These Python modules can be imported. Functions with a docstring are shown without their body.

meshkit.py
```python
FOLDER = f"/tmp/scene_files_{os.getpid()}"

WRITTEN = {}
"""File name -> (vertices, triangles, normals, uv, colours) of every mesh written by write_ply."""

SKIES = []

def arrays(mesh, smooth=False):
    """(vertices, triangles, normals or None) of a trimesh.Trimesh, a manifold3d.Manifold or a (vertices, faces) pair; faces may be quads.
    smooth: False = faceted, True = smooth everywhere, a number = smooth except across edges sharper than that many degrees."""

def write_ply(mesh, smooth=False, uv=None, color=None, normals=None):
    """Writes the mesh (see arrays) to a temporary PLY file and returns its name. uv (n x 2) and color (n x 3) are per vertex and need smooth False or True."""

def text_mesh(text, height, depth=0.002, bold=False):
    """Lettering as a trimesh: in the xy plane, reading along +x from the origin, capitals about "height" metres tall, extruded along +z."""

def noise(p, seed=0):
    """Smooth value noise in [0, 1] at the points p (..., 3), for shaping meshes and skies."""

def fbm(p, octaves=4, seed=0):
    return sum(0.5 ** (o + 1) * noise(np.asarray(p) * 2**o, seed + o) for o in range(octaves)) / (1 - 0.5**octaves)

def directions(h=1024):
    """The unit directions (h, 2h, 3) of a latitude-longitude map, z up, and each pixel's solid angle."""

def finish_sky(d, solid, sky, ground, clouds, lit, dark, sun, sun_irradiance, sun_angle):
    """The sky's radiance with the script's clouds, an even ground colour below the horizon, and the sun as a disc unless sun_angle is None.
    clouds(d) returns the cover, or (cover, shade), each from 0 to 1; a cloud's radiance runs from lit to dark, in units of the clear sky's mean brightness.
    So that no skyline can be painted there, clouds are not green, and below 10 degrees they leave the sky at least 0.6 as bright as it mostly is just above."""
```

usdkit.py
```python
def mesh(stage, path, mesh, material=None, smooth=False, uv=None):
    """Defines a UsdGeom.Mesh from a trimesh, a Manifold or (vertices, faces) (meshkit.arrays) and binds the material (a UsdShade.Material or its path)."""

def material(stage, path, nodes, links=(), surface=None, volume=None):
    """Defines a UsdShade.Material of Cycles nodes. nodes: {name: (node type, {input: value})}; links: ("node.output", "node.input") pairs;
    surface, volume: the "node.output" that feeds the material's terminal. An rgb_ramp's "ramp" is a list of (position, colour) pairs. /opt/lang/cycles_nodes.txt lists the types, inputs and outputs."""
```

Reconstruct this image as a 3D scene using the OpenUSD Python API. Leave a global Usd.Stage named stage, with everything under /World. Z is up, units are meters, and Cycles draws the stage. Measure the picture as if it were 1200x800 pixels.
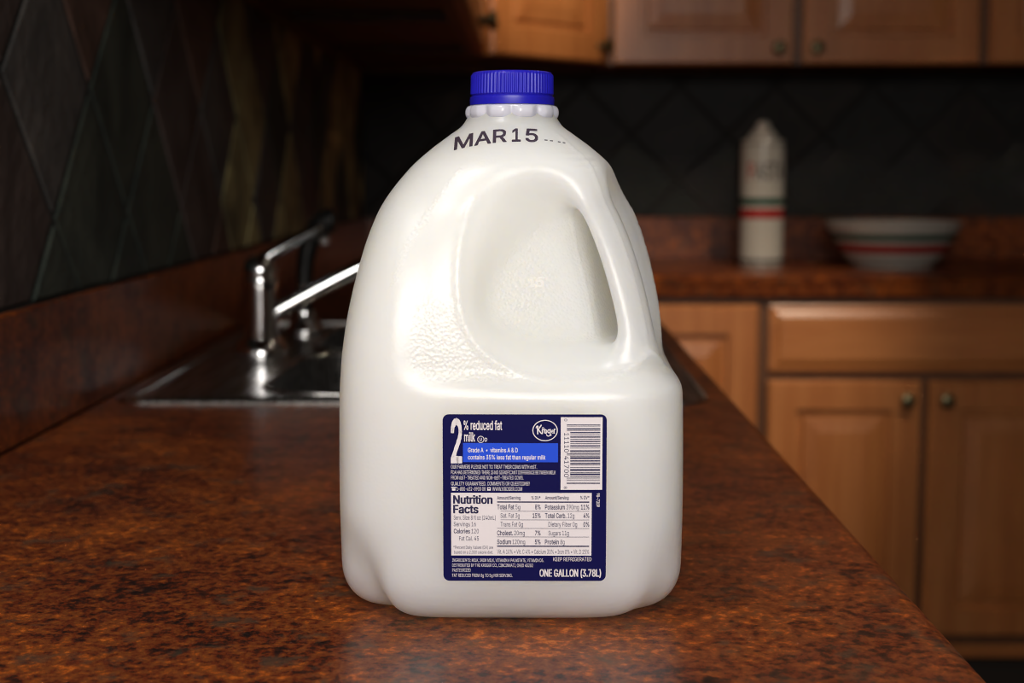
import math, random
import numpy as np, trimesh, manifold3d, usdkit, meshkit
from manifold3d import Manifold
from shapely import affinity
from shapely.geometry import Polygon, Point, LineString, box as sbox
from shapely.ops import unary_union
from pxr import Usd, UsdGeom, UsdLux, UsdShade, Gf, Sdf

rng = random.Random(7)
stage = Usd.Stage.CreateInMemory()
UsdGeom.SetStageUpAxis(stage, 'Z'); UsdGeom.SetStageMetersPerUnit(stage, 1.0)
UsdGeom.Xform.Define(stage, '/World'); UsdGeom.Scope.Define(stage, '/World/Looks')
C = 0.914                                   # worktop height

# ------------------------------------------------------------------ camera
FPX, PITCH, YAW, EYE = 1750.0, math.atan(196 / 1750.0), math.radians(0.585), 0.206
fw = np.array([-math.sin(YAW) * math.cos(PITCH), math.cos(YAW) * math.cos(PITCH), -math.sin(PITCH)])
rt = np.array([math.cos(YAW), math.sin(YAW), 0.0]); up = np.cross(rt, fw)
cam = UsdGeom.Camera.Define(stage, '/World/camera')
cam.AddTransformOp().Set(Gf.Matrix4d(*rt, 0, *up, 0, *(-fw), 0, 0, 0, C + EYE, 1))
cam.CreateHorizontalApertureAttr(36.0); cam.CreateFocalLengthAttr(36.0 * FPX / 1200)
cam.CreateFStopAttr(8.5); cam.CreateFocusDistanceAttr(0.69)
cam.CreateExposureAttr(0.22)

# ------------------------------------------------------------------ light
def rect_light(path, loc, target, w, h, power, color, cone=None):
    l = UsdLux.RectLight.Define(stage, path)
    z = np.array(loc, float) - np.array(target, float); z /= np.linalg.norm(z)
    x = np.cross([0, 1.0, 0.001], z); x /= np.linalg.norm(x); y = np.cross(z, x)
    l.AddTransformOp().Set(Gf.Matrix4d(*x, 0, *y, 0, *z, 0, *loc, 1))
    l.CreateWidthAttr(w); l.CreateHeightAttr(h); l.CreateIntensityAttr(power); l.CreateColorAttr(Gf.Vec3f(*color))
    if cone:
        s = UsdLux.ShapingAPI.Apply(l.GetPrim()); s.CreateShapingConeAngleAttr(cone[0]); s.CreateShapingConeSoftnessAttr(cone[1])
    return l
def spot_light(path, loc, target, r, power, color, cone):
    l = UsdLux.SphereLight.Define(stage, path)
    z = np.array(loc, float) - np.array(target, float); z /= np.linalg.norm(z)
    x = np.cross([0, 1.0, 0.001], z); x /= np.linalg.norm(x); y = np.cross(z, x)
    l.AddTransformOp().Set(Gf.Matrix4d(*x, 0, *y, 0, *z, 0, *loc, 1))
    l.CreateRadiusAttr(r); l.CreateIntensityAttr(power); l.CreateColorAttr(Gf.Vec3f(*color))
    s = UsdLux.ShapingAPI.Apply(l.GetPrim()); s.CreateShapingConeAngleAttr(cone[0]); s.CreateShapingConeSoftnessAttr(cone[1])
KEY_POS, FRONT_POS = (-0.33, 0.36, 2.02), (0.06, -0.62, 1.58)
AISLE = (((0.40, 1.95, 2.38), (-0.05, 3.20, 1.62), 1000, 13, 'near the corner cabinet'), ((0.75, 1.55, 2.38), (0.22, 3.10, 0.74), 1250, 17, 'over the middle of the aisle'))
rect_light('/World/key_light', KEY_POS, (0.03, 0.70, C + 0.12), 0.085, 0.085, 110, (1.0, 0.97, 0.92), (24, 0.7))  # added key light, coned to brighten the jug and spare the counter
rect_light('/World/front_light', FRONT_POS, (0.03, 0.74, 1.0), 0.80, 0.45, 15.5, (1.0, 0.955, 0.89))  # added front fill from behind the camera
for k_, (p_, a_, i_, c_, _n) in enumerate(AISLE): spot_light(f'/World/aisle_light_{k_ + 1:03d}', p_, a_, 0.05, i_, (1.0, 0.86, 0.66), (c_, 0.8))

# ------------------------------------------------------------------ materials
def lin(r, g, b):
    return tuple(((c / 255 + 0.055) / 1.055) ** 2.4 if c > 10.3 else c / 255 / 12.92 for c in (r, g, b))
L = '/World/Looks/'
def plain(name, color, rough=0.5, **kw):
    return usdkit.material(stage, L + name, {'p': ('principled_bsdf', dict(base_color=color, roughness=rough, **kw))}, [], surface='p.BSDF')

def wood_mat(name, c_dark, c_mid, c_light, scale, rough=0.38):
    return usdkit.material(stage, L + name, {
        'g': ('geometry', {}), 'm': ('mapping', {'scale': scale}),
        'n': ('noise_texture', {'scale': 1.0, 'detail': 5.0, 'roughness': 0.55, 'distortion': 0.6}),
        'm2': ('mapping', {'scale': tuple(4.5 * s for s in scale)}),
        'n2': ('noise_texture', {'scale': 1.0, 'detail': 2.0}),
        'mx': ('math', {'math_type': 'multiply_add', 'value2': 0.35}), 
        'r': ('rgb_ramp', {'ramp': [(0.30, c_dark), (0.62, c_mid), (0.88, c_light)]}),
        'b': ('bump', {'strength': 0.12, 'distance': 0.001}),
        'p': ('principled_bsdf', {'roughness': rough, 'coat_weight': 0.08, 'coat_roughness': 0.3})},
        [('g.position', 'm.vector'), ('m.vector', 'n.vector'), ('g.position', 'm2.vector'), ('m2.vector', 'n2.vector'),
         ('n2.fac', 'mx.value1'), ('n.fac', 'mx.value3'), ('mx.value', 'r.fac'), ('r.color', 'p.base_color'),
         ('n2.fac', 'b.height'), ('b.normal', 'p.normal')], surface='p.BSDF')
W1, W2, W3 = (0.24, 0.074, 0.019), (0.36, 0.123, 0.034), (0.43, 0.165, 0.052)
M_wood = wood_mat('maple_upright', W1, W2, W3, (26, 26, 1.6))
M_wood_h = wood_mat('maple_level', W1, W2, W3, (1.6, 26, 26))
M_wood_shade = wood_mat('maple_gap_shade', (0.05, 0.017, 0.006), (0.09, 0.032, 0.011), (0.12, 0.045, 0.016), (20, 20, 1.5), 0.5)  # maple darkened to paint the shade in the gaps between doors

M_counter = usdkit.material(stage, L + 'rust_laminate', {
    'g': ('geometry', {}),
    'w': ('noise_texture', {'scale': 55.0, 'detail': 3.0}),
    'wm': ('vector_math', {'math_type': 'multiply_add', 'vector2': (0.004, 0.004, 0.004)}),
    'big': ('noise_texture', {'scale': 9.0, 'detail': 4.0, 'roughness': 0.6}),
    'mid': ('noise_texture', {'scale': 40.0, 'detail': 6.0, 'roughness': 0.72}),
    'fine': ('noise_texture', {'scale': 165.0, 'detail': 4.0, 'roughness': 0.75}),
    'a1': ('math', {'math_type': 'multiply_add', 'value2': 0.42}),
    'a2': ('math', {'math_type': 'multiply_add', 'value2': 0.85}),
    'sc': ('math', {'math_type': 'multiply', 'value2': 0.35}),
    'r': ('rgb_ramp', {'ramp': [(0.64, (0.013, 0.008, 0.008)), (0.72, (0.046, 0.015, 0.009)), (0.775, (0.135, 0.022, 0.007)), (0.83, (0.155, 0.044, 0.013)), (0.885, (0.21, 0.054, 0.011)), (0.935, (0.36, 0.072, 0.010)), (0.99, (0.50, 0.14, 0.022))]}),
    'gn': ('noise_texture', {'scale': 38.0, 'detail': 5.0, 'roughness': 0.7}),
    'gr': ('map_range', {'from_min': 0.56, 'from_max': 0.66, 'to_min': 0.0, 'to_max': 0.75, 'clamp': True}),
    'gm': ('mix', {'color2': (0.06, 0.042, 0.028)}),
    'rn': ('map_range', {'from_min': 0.3, 'from_max': 0.7, 'to_min': 0.26, 'to_max': 0.40}),
    'b': ('bump', {'strength': 0.10, 'distance': 0.0006}),
    'p': ('principled_bsdf', {'roughness': 0.34, 'specular_ior_level': 0.32})},
    [('g.position', 'w.vector'), ('w.color', 'wm.vector1'), ('g.position', 'wm.vector3'),
     ('g.position', 'big.vector'), ('wm.vector', 'mid.vector'), ('wm.vector', 'fine.vector'), ('wm.vector', 'gn.vector'),
     ('big.fac', 'sc.value1'), ('mid.fac', 'a1.value1'), ('sc.value', 'a1.value3'), ('fine.fac', 'a2.value1'), ('a1.value', 'a2.value3'),
     ('a2.value', 'r.fac'), ('gn.fac', 'gr.value'), ('gr.result', 'gm.fac'), ('r.color', 'gm.color1'), ('gm.color', 'p.base_color'),
     ('mid.fac', 'rn.value'), ('rn.result', 'p.roughness'), ('fine.fac', 'b.height'), ('b.normal', 'p.normal')], surface='p.BSDF')

def slate(name, a, b):
    return usdkit.material(stage, L + name, {
        'g': ('geometry', {}), 'n': ('noise_texture', {'scale': 9.0, 'detail': 6.0, 'roughness': 0.65, 'distortion': 0.8}),
        'f': ('noise_texture', {'scale': 60.0, 'detail': 5.0}),
        'r': ('rgb_ramp', {'ramp': [(0.36, a), (0.66, b)]}), 'bp': ('bump', {'strength': 0.6, 'distance': 0.003}),
        'p': ('principled_bsdf', {'roughness': 0.6, 'specular_ior_level': 0.25})},
        [('g.position', 'n.vector'), ('g.position', 'f.vector'), ('n.fac', 'r.fac'), ('r.color', 'p.base_color'), ('f.fac', 'bp.height'), ('bp.normal', 'p.normal')], surface='p.BSDF')
M_slate = [slate('slate_grey', (0.045, 0.045, 0.045), (0.11, 0.10, 0.092)), slate('slate_rust', (0.055, 0.034, 0.027), (0.15, 0.085, 0.065)),
           slate('slate_olive_lit', (0.11, 0.095, 0.055), (0.46, 0.39, 0.18)), slate('slate_green', (0.025, 0.032, 0.028), (0.06, 0.07, 0.055)),  # olive tone raised so the lit patch of wall is in its colour
           slate('slate_plum', (0.045, 0.033, 0.03), (0.10, 0.075, 0.068))]
M_slate_shaded = [slate('slate_shaded_grey', (0.008, 0.008, 0.008), (0.018, 0.016, 0.015)), slate('slate_shaded_green', (0.008, 0.010, 0.009), (0.016, 0.018, 0.015)), slate('slate_shaded_brown', (0.010, 0.008, 0.007), (0.022, 0.016, 0.013))]  # darker slate copies, the shade under the wall cabinets put into their colour
M_grout = plain('grout', (0.012, 0.011, 0.010), 0.9)
M_paint = plain('wall_paint', (0.30, 0.26, 0.21), 0.8)
M_ceil = plain('ceiling_paint', (0.45, 0.43, 0.40), 0.9)
M_floor = usdkit.material(stage, L + 'floor_tile', {'g': ('geometry', {}), 'n': ('noise_texture', {'scale': 6.0, 'detail': 5.0}),
    'r': ('rgb_ramp', {'ramp': [(0.35, (0.02, 0.014, 0.010)), (0.7, (0.05, 0.036, 0.026))]}), 'p': ('principled_bsdf', {'roughness': 0.5})},
    [('g.position', 'n.vector'), ('n.fac', 'r.fac'), ('r.color', 'p.base_color')], surface='p.BSDF')
M_black = plain('black_plastic', (0.008, 0.008, 0.008), 0.3)
M_toe = plain('toe_kick_board', (0.02, 0.012, 0.008), 0.7)
M_chrome = plain('chrome', (0.62, 0.62, 0.64), 0.12, metallic=1.0)
M_steel = usdkit.material(stage, L + 'brushed_steel', {'g': ('geometry', {}), 'm': ('mapping', {'scale': (300, 8, 60)}), 'n': ('noise_texture', {'scale': 1.0, 'detail': 2.0}),
    'r': ('map_range', {'from_min': 0.3, 'from_max': 0.7, 'to_min': 0.2, 'to_max': 0.32}), 'p': ('principled_bsdf', {'base_color': (0.42, 0.41, 0.40), 'metallic': 1.0})},
    [('g.position', 'm.vector'), ('m.vector', 'n.vector'), ('n.fac', 'r.value'), ('r.result', 'p.roughness')], surface='p.BSDF')
M_brass = plain('aged_brass', (0.16, 0.13, 0.07), 0.35, metallic=0.9)
M_ceramic = plain('white_glaze', (0.42, 0.385, 0.34), 0.12)
M_green = plain('green_glaze', (0.012, 0.06, 0.04), 0.15)
M_red = plain('red_glaze', (0.30, 0.022, 0.020), 0.15)
M_ink_dark = plain('dark_glaze', (0.03, 0.03, 0.035), 0.2)
M_white = plain('white_enamel', (0.75, 0.75, 0.73), 0.4)
M_glow = usdkit.material(stage, L + 'lit_diffuser', {'e': ('emission', {'color': (1, 0.93, 0.83), 'strength': 1.0})}, [], surface='e.emission')

M_milk = usdkit.material(stage, L + 'milky_plastic', {
    'g': ('geometry', {}), 'a': ('attribute', {'attribute': 'pebble'}),
    'v': ('voronoi_texture', {'scale': 640.0, 'feature': 'smooth_f1', 'smoothness': 0.6}),
    'n': ('noise_texture', {'scale': 60.0, 'detail': 3.0}),
    'm': ('math', {'math_type': 'multiply'}), 's': ('math', {'math_type': 'multiply_add', 'value2': 0.6}),
    'b': ('bump', {'strength': 0.65, 'distance': 0.0008}),
    'p': ('principled_bsdf', {'base_color': (0.90, 0.878, 0.80), 'roughness': 0.34, 'subsurface_weight': 0.8, 'subsurface_scale': 0.016, 'subsurface_radius': (1.0, 0.85, 0.6), 'specular_ior_level': 0.45})},
    [('g.position', 'v.vector'), ('g.position', 'n.vector'), ('v.distance', 'm.value1'), ('a.fac', 'm.value2'), ('m.value', 's.value1'),
     ('s.value', 'b.height'), ('b.normal', 'p.normal')], surface='p.BSDF')
M_neck = plain('clear_milky_plastic', (0.72, 0.72, 0.86), 0.2, subsurface_weight=0.5, subsurface_scale=0.004, subsurface_radius=(1.0, 0.95, 0.9))
M_cap = plain('blue_cap_plastic', (0.014, 0.012, 0.42), 0.36, subsurface_weight=0.15, subsurface_scale=0.002, specular_ior_level=0.35)
M_navy = plain('navy_label', (0.0030, 0.0030, 0.060), 0.4, specular_ior_level=0.12)
M_band = plain('bright_blue_print', (0.018, 0.075, 0.66), 0.4, specular_ior_level=0.15)
M_lwhite = plain('white_print', (0.72, 0.68, 0.72), 0.45)
M_lnavy = plain('navy_print', (0.006, 0.005, 0.06), 0.45)
M_stamp = plain('stamp_ink', (0.035, 0.020, 0.040), 0.6)

# ------------------------------------------------------------------ helpers
_used = {}
def _name(parent, name):
    k = (parent, name); n = _used.get(k, 0); _used[k] = n + 1
    return f'{parent}/{name}' + (f'_{n:03d}' if n else '')
def data(prim, label=None, cat=None, group=None, kind=None):
    for k, v in (('label', label), ('category', cat), ('group', group), ('kind', kind)):
        if v: prim.SetCustomDataByKey(k, v)
    return prim
def thing(name, label, cat, loc=(0, 0, 0), rz=0.0, group=None, kind=None):
    x = UsdGeom.Xform.Define(stage, _name('/World', name))
    x.AddTranslateOp().Set(Gf.Vec3d(*map(float, loc)))
    if rz: x.AddRotateZOp().Set(float(rz))
    return data(x.GetPrim(), label, cat, group, kind)
def obj(name, mesh, mat, parent=None, smooth=30, label=None, cat=None, group=None, kind=None):
    p = str(parent.GetPath()) if parent else '/World'
    m = usdkit.mesh(stage, _name(p, name), mesh, mat, smooth=smooth)
    return data(m.GetPrim(), label, cat, group, kind)

def bbox(x0, x1, y0, y1, z0, z1, c=0.0):
    """A box with chamfered edges."""
    if c <= 0:
        return trimesh.creation.box(bounds=[[x0, y0, z0], [x1, y1, z1]])
    pts = []
    for sx in (0, 1):
        for sy in (0, 1):
            for sz in (0, 1):
                p = np.array([(x0, x1)[sx], (y0, y1)[sy], (z0, z1)[sz]]); d = np.array([1 - 2 * sx, 1 - 2 * sy, 1 - 2 * sz]) * c
                for k in range(3):
                    q = p + d; q[k] = p[k]; pts.append(q)
    return trimesh.convex.convex_hull(np.array(pts))
def cat(*ms): return trimesh.util.concatenate([m for m in ms])
def lathe(profile, n=48, rad=None, axis='z'):
    """profile: (r, z) from bottom axis to top axis; rad(theta, r, z) may change the radius."""
    P = np.array(profile, float); th = np.arange(n) * 2 * np.pi / n
    R = np.repeat(P[:, :1], n, 1); Z = np.repeat(P[:, 1:], n, 1); T = np.repeat(th[None], len(P), 0)
    if rad: R = rad(T, R, Z)
    v = np.stack([R * np.cos(T), R * np.sin(T), Z], -1).reshape(-1, 3)
    i, j = np.meshgrid(np.arange(len(P) - 1), np.arange(n), indexing='ij'); k = (j + 1) % n
    f = np.stack([i * n + j, i * n + k, (i + 1) * n + k, (i + 1) * n + j], -1).reshape(-1, 4)
    tri = np.vstack([f[:, [0, 1, 2]], f[:, [0, 2, 3]]])
    m = trimesh.Trimesh(v, tri, process=False); m.merge_vertices(); m.update_faces(m.nondegenerate_faces())
    if axis == '-y': m.apply_transform(trimesh.transformations.rotation_matrix(np.pi / 2, [1, 0, 0]))
    return m
def tube(pts, radii, n=16):
    """A swept tube with round, closed ends."""
    p = np.array(pts, float); r = np.broadcast_to(np.array(radii, float), (len(p),))
    t = np.gradient(p, axis=0); t /= np.linalg.norm(t, axis=1, keepdims=True)
    ref = np.array([0, 1.0, 0]) if abs(t[0][1]) < 0.8 else np.array([1.0, 0, 0])
    a = np.cross(t, ref); a /= np.linalg.norm(a, axis=1, keepdims=True); b = np.cross(t, a)
    ang = np.arange(n) * 2 * np.pi / n
    v = (p[:, None] + r[:, None, None] * (np.cos(ang)[None, :, None] * a[:, None] + np.sin(ang)[None, :, None] * b[:, None])).reshape(-1, 3)
    i, j = np.meshgrid(np.arange(len(p) - 1), np.arange(n), indexing='ij'); k = (j + 1) % n
    f = np.stack([i * n + j, i * n + k, (i + 1) * n + k, (i + 1) * n + j], -1).reshape(-1, 4)
    tri = [np.vstack([f[:, [0, 1, 2]], f[:, [0, 2, 3]]])]
    v = np.vstack([v, p[0] - t[0] * r[0] * 0.4, p[-1] + t[-1] * r[-1] * 0.4]); s, e = len(v) - 2, len(v) - 1; o = (len(p) - 1) * n
    tri.append(np.array([[s, (q + 1) % n, q] for q in range(n)])); tri.append(np.array([[e, o + q, o + (q + 1) % n] for q in range(n)]))
    m = trimesh.Trimesh(v, np.vstack(tri), process=False); m.fix_normals(); return m
def bez(pts, n=20):
    p = np.array(pts, float); t = np.linspace(0, 1, n)[:, None]; k = len(p) - 1
    return sum(math.comb(k, i) * (1 - t) ** (k - i) * t ** i * p[i] for i in range(k + 1))
def rect_loft(w, h, rings):
    """Nested rectangles (inset, y) from the back of a board to its front; the last one is capped. Front is -y; x from 0 to w, z from 0 to h."""
    v = []
    for i, y in rings:
        v += [(i, y, i), (w - i, y, i), (w - i, y, h - i), (i, y, h - i)]
    f = [(0, 3, 2), (0, 2, 1)]
    for k in range(len(rings) - 1):
        for q in range(4):
            a, b = 4 * k + q, 4 * k + (q + 1) % 4; f += [(a, b, b + 4), (a, b + 4, a + 4)]
    o = 4 * (len(rings) - 1); f += [(o, o + 1, o + 2), (o, o + 2, o + 3)]
    m = trimesh.Trimesh(np.array(v, float), np.array(f), process=False); m.fix_normals(); return m
def move(m, x=0, y=0, z=0, rz=0):
    m = m.copy()
    if rz: m.apply_transform(trimesh.transformations.rotation_matrix(math.radians(rz), [0, 0, 1]))
    m.apply_translation([x, y, z]); return m
def rbox(x0, x1, y0, y1, z0, z1, r, rb=None):
    """Box with vertical edges of radius r and bottom edges of radius rb (spheres' hull), open-topped use by booleans."""
    rb = rb or r; parts = []
    for x in (x0 + r, x1 - r):
        for y in (y0 + r, y1 - r):
            parts.append(Manifold.cylinder(z1 - z0 - rb, r, r, 32).translate([x, y, z0 + rb]))
            t = Manifold.sphere(1.0, 32).scale([r, r, rb]).translate([x, y, z0 + rb]); parts.append(t)
    return Manifold.batch_hull(parts)

# ------------------------------------------------------------------ the room
XW, YW, XR, YF = -0.412, 3.672, 2.9, -2.2
obj('floor', bbox(XW - 0.1, XR + 0.1, YF - 0.1, YW + 0.1, -0.1, 0), M_floor, smooth=False, label='dark kitchen floor', kind='structure')
obj('ceiling', bbox(XW - 0.1, XR + 0.1, YF - 0.1, YW + 0.1, 2.44, 2.5), M_ceil, smooth=False, label='plain ceiling', kind='structure')
wl = thing('wall_left', 'left wall clad in diagonal slate tiles above the counter', None, kind='structure')
obj('plaster', bbox(XW - 0.1, XW, YF - 0.1, YW + 0.1, 0, 2.44), M_paint, wl, smooth=False)
wb = thing('wall_back', 'back wall clad in diagonal slate tiles under the cabinets', None, kind='structure')
obj('plaster', bbox(XW, XR + 0.1, YW, YW + 0.1, 0, 2.44), M_paint, wb, smooth=False)
obj('wall_right', bbox(XR, XR + 0.1, YF - 0.1, YW, 0, 2.44), M_paint, smooth=False, label='plain painted right wall', kind='structure')
obj('wall_front', bbox(XW, XR, YF - 0.1, YF, 0, 2.44), M_paint, smooth=False, label='plain painted wall behind the camera', kind='structure')

# slate tiles laid on the diagonal, each a piece of its own; bed of grout behind
def tiles(wall, a0, a1, z0, z1, to3, u0, v0, step):
    region = sbox(a0, z0, a1, z1)
    i0, i1 = int(math.floor((z0 - a1 - u0) / step)) - 1, int(math.ceil((z1 - a0 - u0) / step)) + 1
    j0, j1 = int(math.floor((z0 + a0 - v0) / step)) - 1, int(math.ceil((z1 + a1 - v0) / step)) + 1
    g = 0.0045 * math.sqrt(2)
    for i in range(i0, i1):
        for j in range(j0, j1):
            ua, ub, va, vb = u0 + i * step + g, u0 + (i + 1) * step - g, v0 + j * step + g, v0 + (j + 1) * step - g
            q = Polygon([((v - u) / 2, (v + u) / 2) for u, v in ((ua, va), (ub, va), (ub, vb), (ua, vb))]).intersection(region)
            if q.is_empty or q.area < 6e-4: continue
            inner = q.buffer(-0.0012, join_style=2)
            if inner.is_empty or len(inner.exterior.coords) != len(q.exterior.coords): inner = affinity.scale(q, 0.98, 0.98)
            o, n = np.array(q.exterior.coords)[:-1], np.array(inner.exterior.coords)[:-1]
            n = np.array([n[np.argmin(((n - p) ** 2).sum(1))] for p in o])
            t = 0.0075 + rng.random() * 0.0012; k = len(o)
            v = [to3(a, z, 0.0) for a, z in o] + [to3(a, z, t - 0.0012) for a, z in o] + [to3(a, z, t + rng.uniform(-.0003, .0003)) for a, z in n]
            f = []
            for r in (0, k):
                for s in range(k): f += [(r + s, r + (s + 1) % k, r + k + (s + 1) % k), (r + s, r + k + (s + 1) % k, r + k + s)]
            f += [(2 * k, 2 * k + s, 2 * k + s + 1) for s in range(1, k - 1)] + [(0, s + 1, s) for s in range(1, k - 1)]
            m = trimesh.Trimesh(np.array(v), np.array(f), process=False); m.fix_normals()
            obj('tile', m, M_slate[rng.choice((0, 1, 1, 3, 4, 4) if q.centroid.x < 2.0 else (0, 2, 2, 2, 4, 3))] if wall is wl else M_slate_shaded[rng.choice((0, 0, 1, 2))], wall, smooth=False)  # farther along the left wall, olive tiles paint the lit stretch
obj('grout_bed', bbox(XW, XW + 0.0095, 0.15, YW, C, C + 0.60), M_grout, wl, smooth=False)
obj('grout_bed', bbox(XW + 0.004, 1.95, YW - 0.0095, YW, C, C + 0.46), M_grout, wb, smooth=False)
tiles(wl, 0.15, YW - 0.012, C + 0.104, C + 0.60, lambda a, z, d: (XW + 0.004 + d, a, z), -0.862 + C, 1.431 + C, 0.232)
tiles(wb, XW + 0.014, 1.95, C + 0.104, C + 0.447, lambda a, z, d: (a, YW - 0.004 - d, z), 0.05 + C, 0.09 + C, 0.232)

# ------------------------------------------------------------------ worktop (left run and back run in one piece)
SX0, SX1, SY0, SY1 = -0.378, 0.166, 1.328, 2.05            # sink outline
XE, YE, TH = 0.195, 3.065, 0.046
Lpoly = [(XW + 0.015, -0.45), (XE, -0.45), (XE, YE), (1.95, YE), (1.95, YW - 0.015), (XW + 0.015, YW - 0.015)]
def edge_slab():
    """L-shaped slab lofted through inset outlines for its rounded edge."""
    P = Polygon(Lpoly); r = 0.014; prof = [(C - TH, 0.004), (C - TH + 0.004, 0.0)]
    for k in range(9):
        a = k / 8 * math.pi / 2; prof.append((C - r + r * math.sin(a), r - r * math.cos(a)))
    v, n = [], len(Lpoly)
    for z, i in prof:
        q = np.array(P.buffer(-i, join_style=2, mitre_limit=10).exterior.coords)[:-1] if i > 0 else np.array(Lpoly)
        q = np.array([q[np.argmin(((q - p) ** 2).sum(1))] for p in np.array(Lpoly)])
        v += [(x, y, z) for x, y in q]
    f = []
    for k in range(len(prof) - 1):
        for s in range(n): a, b = k * n + s, k * n + (s + 1) % n; f += [(a, b, b + n), (a, b + n, a + n)]
    o = (len(prof) - 1) * n
    cap = [(0, 1, 2), (0, 2, 5), (2, 3, 4), (2, 4, 5)]
    f += [(o + a, o + b, o + c) for a, b, c in cap] + [(c, b, a) for a, b, c in cap]
    m = trimesh.Trimesh(np.array(v), np.array(f), process=False); m.fix_normals()
    return Manifold(manifold3d.Mesh(np.array(m.vertices, np.float32), np.array(m.faces, np.uint32)))
slab = edge_slab() - Manifold.cube([SX1 - SX0 - 0.02, SY1 - SY0 - 0.02, 0.2]).translate([SX0 + 0.01, SY0 + 0.01, C - 0.1])
wt = thing('worktop', 'mottled rust-brown laminate worktop running along both walls', 'worktop')
obj('slab', slab, M_counter, wt, smooth=25)
obj('backsplash', bbox(XW + 0.0145, XW + 0.022, -0.45, YW - 0.0225, C - 0.001, C + 0.102, 0.002), M_counter, wt, smooth=False)
obj('backsplash', bbox(XW + 0.0145, 1.95, YW - 0.022, YW - 0.0145, C - 0.001, C + 0.102, 0.002), M_counter, wt, smooth=False)

# ------------------------------------------------------------------ cabinets
def knob(parent, x, y, z):
    obj('knob', move(lathe([(0, 0), (0.009, 0), (0.0075, 0.004), (0.0052, 0.008), (0.0055, 0.013), (0.012, 0.018), (0.0155, 0.023), (0.0145, 0.028), (0.009, 0.031), (0, 0.032)], 24, axis='-y'), x, y, z), M_brass, parent, label='small aged metal knob')
def door(parent, x, y, z, w, h, knob_at=None, name='door', horiz=False):
    m = M_wood_h if horiz else M_wood
    b = 0.060
    if horiz:
        return obj(name, move(rect_loft(w, h, [(0, 0), (0, -0.012), (0.004, -0.014), (0.012, -0.0145), (0.024, -0.0205), (0.028, -0.021)]), x, y, z), m, parent, smooth=False)
    d = obj(name, move(rect_loft(w, h, [(0, 0), (0, -0.015), (0.005, -0.020), (b, -0.020), (b + 0.003, -0.008)]), x, y, z), m, parent, smooth=False)
    obj('raised_panel', move(rect_loft(w, h, [(b + 0.001, -0.005), (b + 0.004, -0.0078), (b + 0.013, -0.0082), (b + 0.017, -0.0145), (b + 0.044, -0.0185), (b + 0.047, -0.0195)]), x, y, z), m, d, smooth=False)
    if knob_at: knob(d, x + knob_at[0], y - 0.0195, z + knob_at[1])
    return d
def base_cab(loc, w, depth, rz, label, group=None, doors=(), drawers=(), name='base_cabinet'):
    """Local frame: front face at y=0, x along the front, doors (x, z, w, h, knob) proud of it; toe kick set back."""
    t = thing(name, label, 'cabinet', loc, rz, group)
    obj('carcass', bbox(0, w, 0, depth, 0.10, C - TH - 0.001, 0.001), M_wood_shade, t, smooth=False)
    obj('bottom_rail', bbox(0.001, w - 0.001, -0.004, 0.015, 0.10, 0.128, 0.002), M_wood_h, t, smooth=False)
    obj('toe_kick', bbox(0, w, 0.07, 0.09, 0, 0.10), M_toe, t, smooth=False)
    for x, z, dw, dh, k in drawers: door(t, x, 0, z, dw, dh, k, 'drawer', True)
    for x, z, dw, dh, k in doors: door(t, x, 0, z, dw, dh, k)
    return t
YB = 3.09                                                     # face of the back run's base cabinets
z_door0, z_door1, z_dr0, z_dr1 = C - 0.762, C - 0.219, C - 0.201, C - 0.062
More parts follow.
